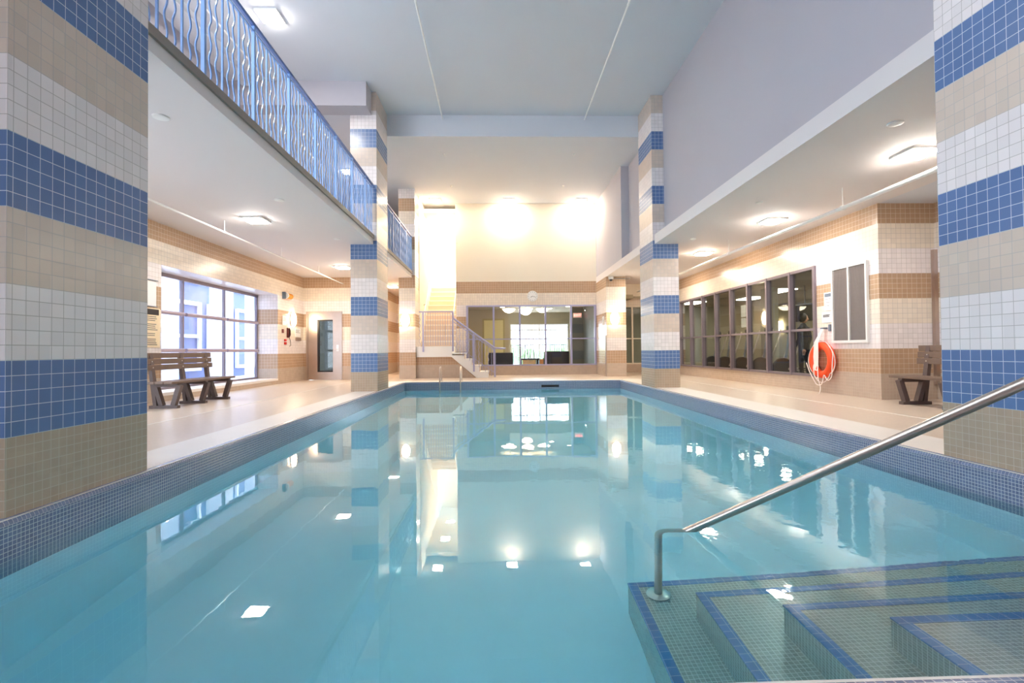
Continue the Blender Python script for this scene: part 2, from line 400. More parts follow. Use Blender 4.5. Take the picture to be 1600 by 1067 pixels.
for a, b_ in zip(rm, rm[1:]):
    st('window_pane', MB().box(6.90, 6.91, a+.03, b_-.03, RZ0+.04, RZ1-.05), G_DARK, win2)
# end wall with window 3 (lobby): X -1.12..3.9 z .37..2.68, plus the piece on the right
EY = 19.8
w = MB(); w.box(-1.52, -1.14, EY, EY+.2, 0, 3.615).box(3.88, 4.6, EY, EY+.2, 0, 3.615).box(-1.14, 3.88, EY, EY+.2, 2.69, 3.615).box(-1.14, 3.88, EY, EY+.2, 0, .36)
st('wall_end', w, T_WALL)
st('wall_end_upper', MB().box(-1.52, 4.4, EY, EY+.2, 3.615, FZ), M_CREAM)
w3 = MB(); em = [-1.11, -.09, .92, 1.914, 2.91, 3.85]
for x in em: w3.box(x-.035, x+.035, EY-.03, EY+.06, .36, 2.69)
for a, b_ in ((.36, .41), (2.64, 2.69), (1.37, 1.41)): w3.box(-1.14, 3.88, EY-.02, EY+.06, a, b_)
win3 = st('window_3', w3, M_LILAC)
for a, b_ in zip(em, em[1:]):
    st('window_pane', MB().box(a+.03, b_-.03, EY+.02, EY+.03, .41, 2.64), G_PANE, win3)
# far right alcove with window 4
w = MB(); w.box(4.6, 7.05, 21.0, 21.2, 0, .34).box(4.6, 7.05, 21.0, 21.2, 2.74, SZ).box(4.45, 4.65, 19.8, 21.2, 0, SZ)
st('wall_alcove', w, T_WALL)
st('trim_11', MB().box(4.6, 6.87, 20.1, 20.95, 3.05, SZ), M_CREAM)
w4 = MB()
for x in (4.66, 5.62, 6.4, 6.84): w4.box(x-.03, x+.03, 20.97, 21.06, .34, 2.74)
for a, b_ in ((.34, .39), (2.69, 2.74), (1.37, 1.41)): w4.box(4.63, 6.87, 20.98, 21.06, a, b_)
win4 = st('window_4', w4, M_CREAM)
for a, b_ in ((4.69, 5.59), (5.65, 6.37), (6.43, 6.81)):
    st('window_pane', MB().box(a, b_, 21.01, 21.02, .39, 2.69), G_DARK, win4)
# stair well walls
st('wall_stair_left', MB().box(-2.98, -2.8, 18.9, 24, 0, FZ), M_CREAM)
st('wall_stair_right', MB().box(-1.535, -1.34, 19.81, 26, 0, FZ), M_CREAM)
st('wall_stair_end', MB().box(-3.0, -1.3, 25.8, 26, 3.7, FZ), M_CREAM)
st('ceiling_stair', MB().box(-2.8, -1.52, 20.0, 26, 6.36, 6.5), M_CREAM)
st('floor_stair_top', MB().box(-2.8, -1.52, 22.7, 26, 3.5, 3.73), M_CREAM)
# beam over the pool end
st('trim_12', MB().box(-2.84, 3.92, 13.58, 13.62, FZ, CZ), M_CEIL)
# wall behind the camera with its tall glazed opening
st('wall_back', MB().box(-6.9, 8.1, YN-.2, YN, 0, CZ), M_PAINT)

# ------------------------------------------------------------------ columns
def column(label, x0, x1, y0, y1, z1, m):
    o = MB().box(x0, x1, y0, y1, 0, z1).build('column', m); tag(o, label, 'column'); return o
column('square blue and white banded tile column in the left foreground', XL-.63, XL, 3.06, 4.267, CZ, T_COL_L)
column('square blue and white banded tile column in the right foreground', XR, XR+.63, 3.13, 4.34, CZ, T_COL_R)
column('blue banded tile column beside the far left pool edge, railing running into it', XL-.63, XL, 12.37, 13.575, CZ, T_COL_L)
column('blue banded tile column beside the far right pool edge', XR, XR+.63, 12.44, 13.575, CZ, T_COL_R)
T_C3 = band_tile('brown_band_tile_column', BROWN_T, -2.815, 18.0, (222, 205, 185), s2l((238, 225, 208)), s2l((194, 174, 156)))  # same lightened beige, brighter far-end light painted into the tile
column('brown banded tile column left of the stair landing with an oval lamp', -3.38, -2.815, 18.0, 18.9, FZ, T_C3)
column('brown banded tile column right of the lobby window with an oval lamp', 3.90, 4.60, 18.0, 19.8, SZ, T_C3)

# ------------------------------------------------------------------ pool
pool = thing('swimming_pool', 'rectangular indoor pool edged with small blue mosaic tiles', 'swimming pool', (.5, 8.6, 0))
PX0, PX1, PY0, PY1 = POOL
PB = -1.72
b = MB(); ZM = -.50
def ring(z0, z1):
    q = MB()
    q.box(PX0-.02, PX0, PY0-.02, PY1+.02, z0, z1).box(PX1, PX1+.02, PY0-.02, PY1+.02, z0, z1)
    q.box(PX0, PX1, PY1, PY1+.02, z0, z1).box(PX0, PX1, PY0-.02, PY0, z0, z1)
    return q
ring(ZM, -.03).build('mosaic_wall', T_MOS, pool)
ring(PB-.1, ZM).build('plaster_wall', M_PLAS, pool)
MB().box(PX0-.12, PX1+.12, PY0-.12, PY1+.12, PB-.2, PB).build('basin_floor', M_PLAS, pool)
# rounded bullnose lip
T_LIP = mosaic('blue_lip_tile', (124, 136, 166), (206, 206, 214), pitch=.0277, width=.003, off=(0, 0, -.5), rough=.18)
lip = MB(); r = .03; k = 6
def nose(p0, p1, inx, iny):
    prof = [(-.03, -.03), (-.03, .006)] + [(r*math.sin(a)-.0, -.03+(.036)*math.cos(a)) for a in [i*PI/2/k for i in range(k+1)]]
    A, B = [], []
    for d, z in prof:
        A.append(lip.b.verts.new((p0[0]+inx*d, p0[1]+iny*d, z))); B.append(lip.b.verts.new((p1[0]+inx*d, p1[1]+iny*d, z)))
    n = len(prof)
    for i in range(n): lip.b.faces.new((A[i], A[(i+1) % n], B[(i+1) % n], B[i]))
    lip.b.faces.new(A); lip.b.faces.new(B[::-1])
nose((PX0-.02, PY0), (PX0-.02, PY1), 1, 0); nose((PX1+.02, PY0), (PX1+.02, PY1), -1, 0)
nose((PX0, PY1+.02), (PX1, PY1+.02), 0, -1); nose((PX0, PY0-.02), (PX1, PY0-.02), 0, 1)
lip.build('bullnose_lip', T_LIP, pool, smooth=True)
MB().box(1.38, 1.92, PY1-.012, PY1-.002, -.19, -.12).build('skimmer_slot', M_DARK, pool)
# entry steps, concentric towards the near right corner
SX = [.91, 1.23, 1.54, 1.83]; SY = [3.60, 3.18, 2.75, 2.36]; SZS = [-1.34, -1.04, -.74, -.44]
for i in range(4):
    z0 = PB if i == 0 else SZS[i-1]
    s_ = MB().box(SX[i], PX1, PY0, SY[i], z0, SZS[i]).build('step', T_STEP, pool)
    nz = MB(); nw = .055
    nz.box(SX[i]-.004, PX1, SY[i]-nw, SY[i]+.004, SZS[i]-.012, SZS[i]+.003).box(SX[i]-.004, SX[i]+nw, PY0, SY[i]-nw, SZS[i]-.012, SZS[i]+.003)
    nz.build('nosing', T_NOSE, s_)
wt = MB().box(PX0-.01, PX1+.01, PY0-.01, PY1+.01, PB-.02, -.235).build('pool_water', M_WATER)
tag(wt, 'clear still turquoise water filling the pool', 'water', kind='stuff')

# stainless handrail over the steps
def bend(pts, r, n=8):
    """round the inner corners of a polyline"""
    pts = [Vector(p) for p in pts]; out = [pts[0]]
    for i in range(1, len(pts)-1):
        a = (pts[i-1]-pts[i]); c = (pts[i+1]-pts[i]); l = min(r, a.length*.45, c.length*.45)
        p, q = pts[i]+a.normalized()*l, pts[i]+c.normalized()*l
        for j in range(n+1):
            t = j/n; out.append(p*(1-t)**2+pts[i]*2*t*(1-t)+q*t*t)
    out.append(pts[-1]); return out
hr = thing('grab_rail', 'thick stainless steel handrail rising out of the water over the pool steps', 'handrail', (1.1, 3.45, -1.34))
E0 = Vector((1.085, 3.46, -.37)); Cx = Vector((1.295, 3.30, -.235)); dirr = Vector((1.13, -1.02, 1.0))
MB().tube(bend([(1.075, 3.45, -1.34), (1.085, 3.46, -.372), (2.43, 2.30, .767), (2.62, 2.13, .93), (3.25, 1.30, .95), (3.25, 1.30, 0)], .09), .026, 20).build('rail', M_STEEL, hr, smooth=True)
MB().lathe([(.03, 0), (.075, 0), (.08, .012), (.06, .02), (.032, .024)], 28, (1.075, 3.45, -1.34)).build('base_flange', M_STEEL, hr, smooth=True)
MB().lathe([(.03, 0), (.075, 0), (.08, .012), (.06, .02), (.032, .024)], 28, (3.25, 1.30, .004)).build('deck_flange', M_STEEL, hr, smooth=True)

# pool ladder at the far end
ld = thing('pool_ladder', 'stainless steel pool ladder with two curved rails at the far pool end', 'ladder', (-1.4, 15.8, 0))
for x in (-1.725, -1.10):
    arc = [(x, 16.2, 0), (x, 16.2, .28)] + [(x, 15.92+.28*math.cos(a), .28+.18*math.sin(a)) for a in [i*PI/10 for i in range(1, 10)]] + [(x, 15.64, .26), (x, 15.68, -.3), (x, 15.72, -1.2)]
    MB().tube(arc, .021, 12).build('rail', M_STEEL, ld, smooth=True)
    MB().lathe([(.02, 0), (.05, 0), (.05, .01), (.022, .02)], 20, (x, 16.2, .003)).build('flange', M_STEEL, ld, smooth=True)
for z in (-.45, -.75, -1.05): MB().box(-1.725, -1.10, 15.66, 15.74, z-.012, z+.012, .004).build('rung', M_STEEL, ld)

# ------------------------------------------------------------------ mezzanine railing
def railing(name, label, ya, yb, posts, z0=3.75, z1=4.97, X=-2.93):
    t = thing(name, label, 'railing', (X, (ya+yb)/2, z0))
    MB().box(X-.028, X+.028, ya, yb, z1-.035, z1, .01).build('handrail', M_BLUED, t)
    MB().box(X-.012, X+.012, ya, yb, z1-.105, z1-.09).build('lower_rail', M_BLUE, t)
    P = {}
    P['post'] = MB().box(X-.018, X+.018, -.018, .018, z0, z1-.03)
    P['baluster'] = MB().box(X-.009, X+.009, -.009, .009, z0, z1-.09)
    wv = [(X, .022*math.sin((z-z0)/.30*2*PI), z) for z in [z0+(z1-.09-z0)*i/44 for i in range(45)]]
    P['wavy_baluster'] = MB().tube(wv, .0105, 6)
    P = {k: v.build(k, M_BLUE) for k, v in P.items()}
    proto = {k: v.data for k, v in P.items()}
    for v in P.values(): bpy.data.objects.remove(v)
    seq = ['post', 'wavy_baluster', 'wavy_baluster', 'baluster', 'wavy_baluster', 'wavy_baluster', 'baluster', 'wavy_baluster', 'wavy_baluster']
    y = posts; i = 0; pitch = 1.07/9
    while y - pitch > ya: y -= pitch; i -= 1
    while y < yb:
        k = seq[i % 9]
        o = bpy.data.objects.new(k, proto[k]); C.objects.link(o); o.parent = t
        o.matrix_parent_inverse = Matrix.Translation(-Vector(t.location)); o.location = (0, y, 0)
        y += pitch; i += 1
    return t
railing('balcony_railing', 'long blue balcony railing with wavy balusters above the left deck', 2.9, 12.33, 5.226)
railing('balcony_railing', 'short far section of blue wavy railing between the left banded column and the brown column', 13.6, 17.98, 13.66)

# ------------------------------------------------------------------ luminaires and ceiling devices
def luminaire(name, label, x, y, z, m, size=.42, group=None, rot=0):
    t = thing(name, label, 'ceiling light', (x, y, z), group)
    h = size/2
    MB().box(x-h, x+h, y-h, y+h, z-.03, z, .006).build('housing', M_WHITEP, t)
    d = MB(); q = h-.04
    d.hull([(-q, -q), (q, -q), (q, q), (-q, q)], axis='z', a0=z-.03, a1=z-.031)
    d.b.free(); d = MB().box(x-q, x+q, y-q, y+q, z-.052, z-.03, .008)
    d.build('diffuser', m, t)
    return t
luminaire('ceiling_light', 'square lit light on the high ceiling above the blue railing', -4.15, 9.56, CZ, E_LAMPC)
luminaire('ceiling_light', 'added unseen light on the high ceiling behind the camera, brightening the pool', -4.15, 1.5, CZ, E_LAMPC)  # unseen lamp added to put more light into the pool
luminaire('ceiling_light', 'added unseen light on the high ceiling over the near deck, brightening the pool', -4.15, 5.5, CZ, E_LAMPC)  # second unseen lamp, also added to brighten the pool
luminaire('ceiling_light', 'lit light under the left balcony near the hanging pipe', -4.62, 10.0, SZ, E_LAMPC)
luminaire('ceiling_light', 'lit light under the left balcony in front of the steel door', -4.62, 15.6, SZ, E_LAMP)
luminaire('ceiling_light', 'lit light in the corridor left of the brown lamp column', -4.05, 20.3, SZ, E_LAMP)
luminaire('ceiling_light', 'lit light under the right slab nearest the foreground column', 5.60, 6.60, SZ, E_LAMPC)
luminaire('ceiling_light', 'lit light under the right slab above the gym window start', 5.60, 10.15, SZ, E_LAMPC)
luminaire('ceiling_light', 'lit light under the right slab just past the far right column', 5.60, 13.6, SZ, E_LAMP)
luminaire('ceiling_light', 'lit light under the right slab at the alcove end', 5.60, 17.2, SZ, E_LAMP)
luminaire('ceiling_light', 'leftmost of the three bright lights above the end wall', -2.25, 19.3, FZ, E_LAMP)
luminaire('ceiling_light', 'middle of the three bright lights above the end wall', .52, 19.3, FZ, E_LAMP)
luminaire('ceiling_light', 'rightmost of the three bright lights above the end wall', 3.27, 19.3, FZ, E_LAMP)
luminaire('ceiling_light', 'lit light over the upper stairs, nearer of two', -2.15, 21.4, 6.36, E_LAMP)
luminaire('ceiling_light', 'lit light over the upper stairs, farther of two', -2.15, 23.6, 6.36, E_LAMP)
luminaire('ceiling_light', 'lit light on the mezzanine ceiling behind the far column', -4.6, 16.2, FZ, E_LAMPC)

def disc(label, x, y, z, r=.085):
    o = MB().lathe([(r*.6, -.022), (r*.95, -.014), (r, 0)], 24, (x, y, z)).build('ceiling_speaker', M_WHITEP, smooth=True)
    tag(o, label, 'ceiling disc', 'round white discs in the soffits')
disc('round white disc on the left soffit beside the foreground column', -3.63, 5.66, SZ)
disc('round white disc on the left soffit, second from the camera', -3.64, 8.74, SZ, .08)
disc('round white disc on the left soffit nearest the far column', -3.60, 11.76, SZ, .08)
disc('round white disc on the right soffit beside the foreground column', 4.63, 5.74, SZ)
disc('small round white disc on the right soffit, second from the camera', 4.68, 8.91, SZ, .06)
disc('small round white disc on the right soffit nearest the far column', 4.65, 11.87, SZ, .06)
for lb, x, y in (('left front', -1.44, 14.8), ('right front', 2.31, 14.75), ('left rear', -1.5, 17.65), ('right rear', 2.38, 17.64)):
    o = MB().lathe([(.02, -.05), (.025, -.02), (.035, -.018), (.035, 0)], 14, (x, y, FZ)).build('fire_sprinkler', M_WHITEP, smooth=True)
    tag(o, f'tiny sprinkler head on the far ceiling, {lb} of four', 'sprinkler')

def pipe(label, pts, r, drops, zt, m=M_WHITE):
    t = thing('sprinkler_pipe', label, 'pipe', pts[0])
    MB().tube(pts, r, 12).build('pipe', m, t, smooth=True)
    for (x, y, z) in drops:
        MB().tube([(x, y, z), (x, y, zt)], .007, 8).build('hanger', m, t, smooth=True)
        MB().tube([(x, y-.025, z), (x, y+.025, z)], r*1.35, 12).build('clamp', m, t, smooth=True)
    return t
pipe('thin white sprinkler pipe hung under the left balcony ceiling', [(-5.26, YN, 3.3), (-5.26, 17.84, 3.3)], .017, [(-5.26, y, 3.3) for y in (4, 7, 10.1, 12.75, 15.4)], SZ)
pipe('thick white pipe hung under the right soffit above the gym window', [(5.63, YN, 3.2), (5.63, 8.1, 3.2), (5.55, 12, 3.2), (5.55, 19.9, 3.2)], .032, [(5.63, y, 3.2) for y in (4, 8.1)]+[(5.55, y, 3.2) for y in (12, 16)], SZ)
pipe('thin white pipe on the left of the high ceiling', [(-1.37, YN, 7.12), (-1.37, 13.58, 7.12)], .017, [(-1.37, y, 7.12) for y in (5, 9, 12.57)], CZ)
pipe('thin white pipe on the right of the high ceiling', [(2.42, YN, 7.12), (2.42, 13.58, 7.12)], .017, [(2.42, y, 7.12) for y in (5, 9, 12.6)], CZ)
pipe('thin white pipe on the ceiling above the mezzanine', [(-5.15, YN, 7.12), (-5.15, 11.86, 7.12)], .017, [(-5.15, y, 7.12) for y in (5, 9)], CZ)

def sconce(label, c, axis, sgn):
    t = thing('wall_sconce', label, 'wall light', c)
    if axis == 'y':
        MB().lathe([(.165, 0), (.17, -.02), (.15, -.035)], 32, c, 'y', 1, 1.5).build('backplate', M_WHITEP, t, smooth=True)
        MB().lathe([(.14, -.035), (.145, -.06), (.12, -.1), (.06, -.12)], 32, c, 'y', 1, 1.6).build('lamp_shade', E_SCONCE, t, smooth=True)
    else:
        MB().lathe([(.165, 0), (.17, .02), (.15, .035)], 32, c, 'x', 1, 1.5).build('backplate', M_WHITEP, t, smooth=True)
        MB().lathe([(.14, .035), (.145, .06), (.12, .1), (.06, .12)], 32, c, 'x', 1, 1.6).build('lamp_shade', E_SCONCE, t, smooth=True)
sconce('lit oval wall light on the brown banded column beside the stairs', (-3.16, 18.0, 2.04), 'y', -1)
sconce('lit oval wall light on the brown banded column right of the lobby window', (4.19, 18.0, 2.045), 'y', -1)
sconce('lit oval wall light on the left wall before the steel door', (-6.62, 16.85, 2.02), 'x', 1)

# ------------------------------------------------------------------ benches
def bench(label, xf, xb, y0, y1, frames):
    """xf front edge X, xb wall side X"""
    s = 1 if xf > xb else -1; D = abs(xf-xb)
    t = thing('bench', label, 'bench', ((xf+xb)/2, (y0+y1)/2, 0))
    X = lambda d: xf - s*d
    def bx(d0, d1, ya, yb, z0, z1, nm, m, bev=.006):
        return MB().box(min(X(d0), X(d1)), max(X(d0), X(d1)), ya, yb, z0, z1, bev).build(nm, m, t)
    for i in range(3): bx(i*.15, i*.15+.142, y0, y1, .43, .468, 'seat_plank', M_BENCH)
    for i in range(3):
        z = .66+i*.105; d = .455+i*.018
        pl = bx(d, d+.035, y0+.04, y1-.04, z, z+.095, 'back_plank', M_BENCH)
        bo = MB()
        for fy in frames: bo.lathe([(.0, s*.004), (.011, s*.003), (.012, 0)], 10, (X(d), fy, z+.048), 'x')
        bo.build('bolt', M_BOLT, pl)
    for fy in frames:
        f = thing('end_frame', None, None, (X(.25), fy, 0)) if False else None
        fr = MB()
        q = .045
        fr.bar((X(.02), fy, .025), (X(.50), fy, .025), 2*q, .05)
        fr.build('foot', M_BENCH2, t)
        MB().bar((X(.10), fy, .05), (X(.0), fy, .40), 2*q, .075, up=(1, 0, 0)).build('leg', M_BENCH2, t)
        MB().bar((X(.40), fy, .05), (X(.52), fy, .95), .085, .06, up=(1, 0, 0)).build('back_post', M_BENCH2, t)
        MB().bar((X(.01), fy, .40), (X(.46), fy, .40), .08, .06).build('seat_bearer', M_BENCH2, t)
        MB().bar((X(.30), fy, .05), (X(.40), fy, .38), 2*q, .07, up=(1, 0, 0)).build('leg', M_BENCH2, t)
bench('brown slatted bench under the big window on the left deck', -5.50, -6.02, 8.88, 11.0, (9.1, 9.95, 10.78))
bench('brown slatted bench half hidden behind the right foreground column', 6.60, 7.12, 6.35, 8.45, (6.6, 7.4, 8.22))
bg_ = thing('bag', 'small blue and black bag under the right bench', 'bag', (7.05, 7.55, 0))
MB().box(6.95, 7.25, 7.4, 7.8, .06, .30, .05).build('body', M_BAG, bg_, smooth=True)
MB().box(6.97, 7.23, 7.42, 7.78, .0, .10, .03).build('base', M_BLACK, bg_, smooth=True)
MB().tube([(7.1, 7.45+.3*i/8, .30+.09*math.sin(PI*i/8)) for i in range(9)], .01, 8).build('handle', M_BLACK, bg_, smooth=True)

# ------------------------------------------------------------------ life ring and its rope
lr = thing('life_ring', 'orange life ring hanging on the right wall between gym window and louvre panel', 'life ring', (6.76, 10.46, .68))
cx, cy_, cz_ = 6.765, 10.46, .685
MB().tube([(cx, cy_+.30*math.cos(a), cz_+.30*math.sin(a)) for a in [i*2*PI/40 for i in range(40)]], .078, 18, closed=True).build('ring', M_RING, lr, smooth=True)
g = MB(); n = 60
for i in range(4):
    a0 = PI/4+i*PI/2
    pts = [(cx-.02, cy_+(.385+.05*math.sin(PI*j/10))*math.cos(a0+PI/2*j/10), cz_+(.385+.05*math.sin(PI*j/10))*math.sin(a0+PI/2*j/10)-.03*math.sin(PI*j/10)) for j in range(11)]
    g.tube(pts, .009, 8)
g.build('grab_line', M_ROPE, lr, smooth=True)
rp = thing('throw_rope', 'white rope coiled through the orange life ring and trailing to the floor', 'rope', (6.66, 10.5, 0))
g = MB()
for i in range(6):
    o_ = (i-2.5)*.022
    g.tube([(6.78, 10.45+o_*.4, 1.33), (6.67, 10.50+o_, 1.05), (6.66, 10.50+o_*1.3, .75), (6.66, 10.49+o_, .62-.03*i)], .0095, 7)
g.tube(bend([(6.66, 10.56, .62), (6.655, 10.55, .50), (6.655, 10.47, .46), (6.655, 10.42, .58), (6.66, 10.46, .68)], .05), .009, 7)
g.tube(bend([(6.66, 10.52, .66), (6.66, 10.60, .55), (6.66, 10.56, .33), (6.67, 10.46, .30), (6.67, 10.47, .62)], .06), .009, 7)
g.tube(bend([(6.66, 10.44, .66), (6.66, 10.45, .30), (6.70, 10.42, .12), (6.62, 10.34, .014), (6.55, 10.25, .012)], .08), .009, 7)
g.tube(bend([(6.67, 10.85, .62), (6.67, 10.74, .42), (6.68, 10.52, .16), (6.68, 10.35, .18), (6.68, 10.28, .42), (6.68, 10.18, .26), (6.68, 10.04, .34), (6.70, 10.02, .85), (6.72, 10.15, .98)], .1), .009, 7)
g.build('rope_line', M_ROPE, rp, smooth=True)
hk = MB().box(6.84, 6.87, 10.30, 10.36, 1.28, 1.42, .004).box(6.76, 6.87, 10.42, 10.50, 1.33, 1.36, .004).build('wall_hook', M_GREYB); tag(hk, 'small grey bracket holding the life ring rope', 'hook')

# notices on the right wall
def notice(name, label, faceX, sgn, y0, y1, z0, z1, lines, head=False, board=M_SHEET, headm=M_GREYB):
    t = thing(name, label, 'sign', (faceX, (y0+y1)/2, (z0+z1)/2))
    xa, xb = sorted((faceX, faceX+sgn*.012))
    MB().box(xa, xb, y0, y1, z0, z1, .002).build('board', board, t)
    f = faceX+sgn*.0135
    if head: MB().box(min(f, f-sgn*.002), max(f, f-sgn*.002), y0+.02, y1-.02, z1-.09, z1-.02).build('heading', headm, t)
    g = MB()
    for i in range(lines):
        zt = (z1-(.13 if head else .05)) - i*((z1-z0-.16)/max(lines, 1))
        L = (y1-y0-.06)*random.uniform(.6, 1)
        g.box(min(f, f-sgn*.002), max(f, f-sgn*.002), y1-.03-L if sgn < 0 else y0+.03, y1-.03 if sgn < 0 else y0+.03+L, zt-.008, zt)
    g.build('text_lines', M_INK, t)
    return t
notice('notice_board', 'framed white notice with grey header above the life ring', 6.87, -1, 10.24, 10.50, 1.71, 2.08, 3, True)
notice('paper_notice', 'plain white paper notice taped below the framed one', 6.87, -1, 10.25, 10.58, 1.46, 1.68, 5)
lv = thing('louvre_panel', 'double dark louvre panel in a pale frame on the right wall', 'louvre', (6.85, 9.72, 1.8))
fr = MB(); y0, y1, z0, z1 = 9.22, 10.22, 1.03, 2.55
fr.box(6.82, 6.87, y0, y0+.045, z0, z1).box(6.82, 6.87, y1-.045, y1, z0, z1).box(6.82, 6.87, y0, y1, z0, z0+.05).box(6.82, 6.87, y0, y1, z1-.05, z1).box(6.82, 6.87, 9.70, 9.74, z0, z1)
fr.build('frame', M_WHITEP, lv)
for a, b_ in ((y0+.045, 9.70), (9.74, y1-.045)):
    g = MB().box(6.862, 6.869, a, b_, z0+.05, z1-.05)
    nsl = 56
    for i in range(nsl):
        z = z0+.055+i*(z1-z0-.11)/nsl
        g.hull([(6.838, z), (6.842, z), (6.862, z+.022), (6.858, z+.022)], axis='y', a0=a, a1=b_)
    g.build('louvre', M_LOUV, lv)
for z_ in (2.15,): pass
tg = MB().box(7.83, 7.895, 8.90, 8.965, .27, 2.68).build('corner_guard', M_STEELD); tag(tg, 'tall grey metal corner guard in the right recess', 'corner guard')

# left wall: notices, beacon, phone and small devices
pr = thing('pool_rules_sign', 'cream sign with dark heading and small text left of the big window', 'sign', (-6.6, 10.1, 1.4))
MB().box(-6.62, -6.605, 9.85, 10.29, 1.07, 1.83, .002).build('board', mat('cream_board', (244, 222, 186), .5), pr)
MB().box(-6.606, -6.602, 9.88, 10.25, 1.70, 1.81).build('heading', mat('black_print', (30, 22, 20), .5), pr)
g = MB()
for i in range(16):
    z = 1.67-i*.036
    if i in (3, 8, 11): continue
    g.box(-6.606, -6.602, 9.89, 10.22-random.uniform(0, .1), z-.012, z)
g.build('text_lines', M_INK, pr)
hs = thing('hanging_sheet', 'blank white sheet on a thin rod above the cream rules sign', 'sign', (-6.6, 10.0, 2.1))
MB().box(-6.61, -6.60, 9.6, 10.17, 1.87, 2.34).build('sheet', M_SHEET, hs)
MB().tube([(-6.6, 9.6, 2.37), (-6.6, 10.22, 2.37)], .008, 8).build('rod', M_GREYB, hs, smooth=True)
MB().tube([(-6.6, 9.6, 1.86), (-6.6, 10.20, 1.86)], .008, 8).build('rod', M_GREYB, hs, smooth=True)
bc = thing('alarm_beacon', 'amber warning beacon on a grey bracket high on the left wall', 'alarm beacon', (-6.6, 16.4, 2.72))
MB().box(-6.62, -6.52, 16.08, 16.14, 2.62, 2.84, .008).build('bracket', M_GREYB, bc)
MB().lathe([(.09, 0), (.09, .05), (.06, .06)], 20, (-6.54, 16.16, 2.73), 'y').build('base', M_WHITEP, bc, smooth=True)
MB().lathe([(.085, .06), (.085, .40), (.05, .44)], 20, (-6.54, 16.16, 2.73), 'y').build('lens', M_ORANGE, bc, smooth=True)
def small(name, label, cat, mbd, m): o = mbd.build(name, m); tag(o, label, cat); return o
ph = thing('wall_phone', 'dark red emergency phone receiver on the left wall below the oval light', 'phone', (-6.58, 16.5, 1.6))
MB().box(-6.62, -6.58, 16.42, 16.56, 1.42, 1.74, .01).build('cradle', mat('maroon_plastic', (96, 30, 26), .4), ph)
MB().tube(bend([(-6.565, 16.47, 1.72), (-6.54, 16.49, 1.66), (-6.54, 16.49, 1.50), (-6.565, 16.47, 1.44)], .03), .022, 10).build('receiver', mat('dark_maroon_plastic', (60, 20, 20), .35), ph, smooth=True)
MB().tube([(-6.58, 16.55, 1.42), (-6.57, 16.60, 1.30), (-6.57, 16.62, 1.18), (-6.58, 16.56, 1.15)], .009, 8).build('cord', M_DARK, ph, smooth=True)
small('fire_call_point', 'small red call point below the emergency phone', 'call point', MB().box(-6.62, -6.57, 16.22, 16.32, 1.20, 1.28, .006).box(-6.62, -6.57, 16.22, 16.32, 1.31, 1.37, .006), M_RED)
small('wall_switch', 'small maroon wall switch left of the emergency phone', 'switch', MB().box(-6.62, -6.58, 16.05, 16.14, 1.56, 1.68, .008), mat('maroon_switch', (120, 56, 50), .4))
notice('paper_notice', 'white paper notice right of the emergency phone', -6.62, 1, 17.1, 17.55, 1.47, 1.75, 4)
notice('paper_notice', 'white paper notice left of the oval wall light', -6.62, 1, 16.1, 16.42, 1.80, 2.10, 3)
small('towel_box', 'small grey box under the notice by the steel door', 'box', MB().box(-6.62, -6.56, 17.12, 17.5, 1.34, 1.44, .006), mat('taupe_metal', (150, 128, 116), .4, metal=.3))

# steel door
d = MB(); DY = 17.85
d.box(-6.52, -6.46, DY-.04, DY+.06, 0, 2.345).box(-5.36, -5.30, DY-.04, DY+.06, 0, 2.345).box(-6.52, -5.30, DY-.04, DY+.06, 2.26, 2.345)
dr = st('door_1', d, M_STEELD)
lf = MB(); gx0, gx1, gz0, gz1 = -6.15, -5.62, .27, 2.07
lf.box(-6.46, gx0, DY-.01, DY+.04, .01, 2.26).box(gx1, -5.36, DY-.01, DY+.04, .01, 2.26).box(gx0, gx1, DY-.01, DY+.04, .01, gz0).box(gx0, gx1, DY-.01, DY+.04, gz1, 2.26)
st('door_leaf', lf, M_STEELD, dr)
gf = MB(); gf.box(gx0, gx0+.07, DY, DY+.05, gz0, gz1).box(gx0, gx1, DY, DY+.05, gz0, gz0+.05).box(gx0, gx1, DY, DY+.05, gz1-.05, gz1)
st('door_window_frame', gf, M_BLACK, dr)
st('door_glass', MB().box(gx0, gx1, DY+.02, DY+.025, gz0, gz1), G_DARK, dr)
st('door_handle', MB().tube(bend([(-5.46, DY-.01, 1.05), (-5.46, DY-.06, 1.05), (-5.58, DY-.06, 1.05)], .02), .011, 10).box(-5.50, -5.42, DY-.016, DY-.01, .98, 1.2), M_STEEL, dr)

# clock, security camera
ck = thing('wall_clock', 'round white wall clock above the lobby window', 'clock', (1.42, 19.78, 3.04))
MB().lathe([(.205, 0), (.21, -.03), (.195, -.045), (.185, -.03)], 40, (1.42, 19.8, 3.04), 'y').build('rim', M_WHITEP, ck, smooth=True)
MB().lathe([(.186, -.031), (.0, -.032)], 40, (1.42, 19.8, 3.04), 'y').build('dial', M_SHEET, ck)
g = MB()
for i in range(12):
    a = i*PI/6; g.bar((1.42+.15*math.sin(a), 19.764, 3.04+.15*math.cos(a)), (1.42+.175*math.sin(a), 19.764, 3.04+.175*math.cos(a)), .012, .003, up=(0, 1, 0))
g.build('hour_marks', M_DARK, ck)
for L, a, wd in ((.09, 4.2, .014), (.14, 1.9, .009)):
    MB().bar((1.42, 19.758, 3.04), (1.42+L*math.sin(a), 19.758, 3.04+L*math.cos(a)), wd, .003, up=(0, 1, 0)).build('hand', M_DARK, ck)
sc = thing('dome_camera', 'white dome security camera under the soffit on the right brown column', 'camera', (4.04, 17.93, 3.4))
MB().lathe([(.09, 0), (.09, -.06), (.075, -.09)], 22, (4.05, 17.86, 3.50)).build('housing', M_WHITEP, sc, smooth=True)
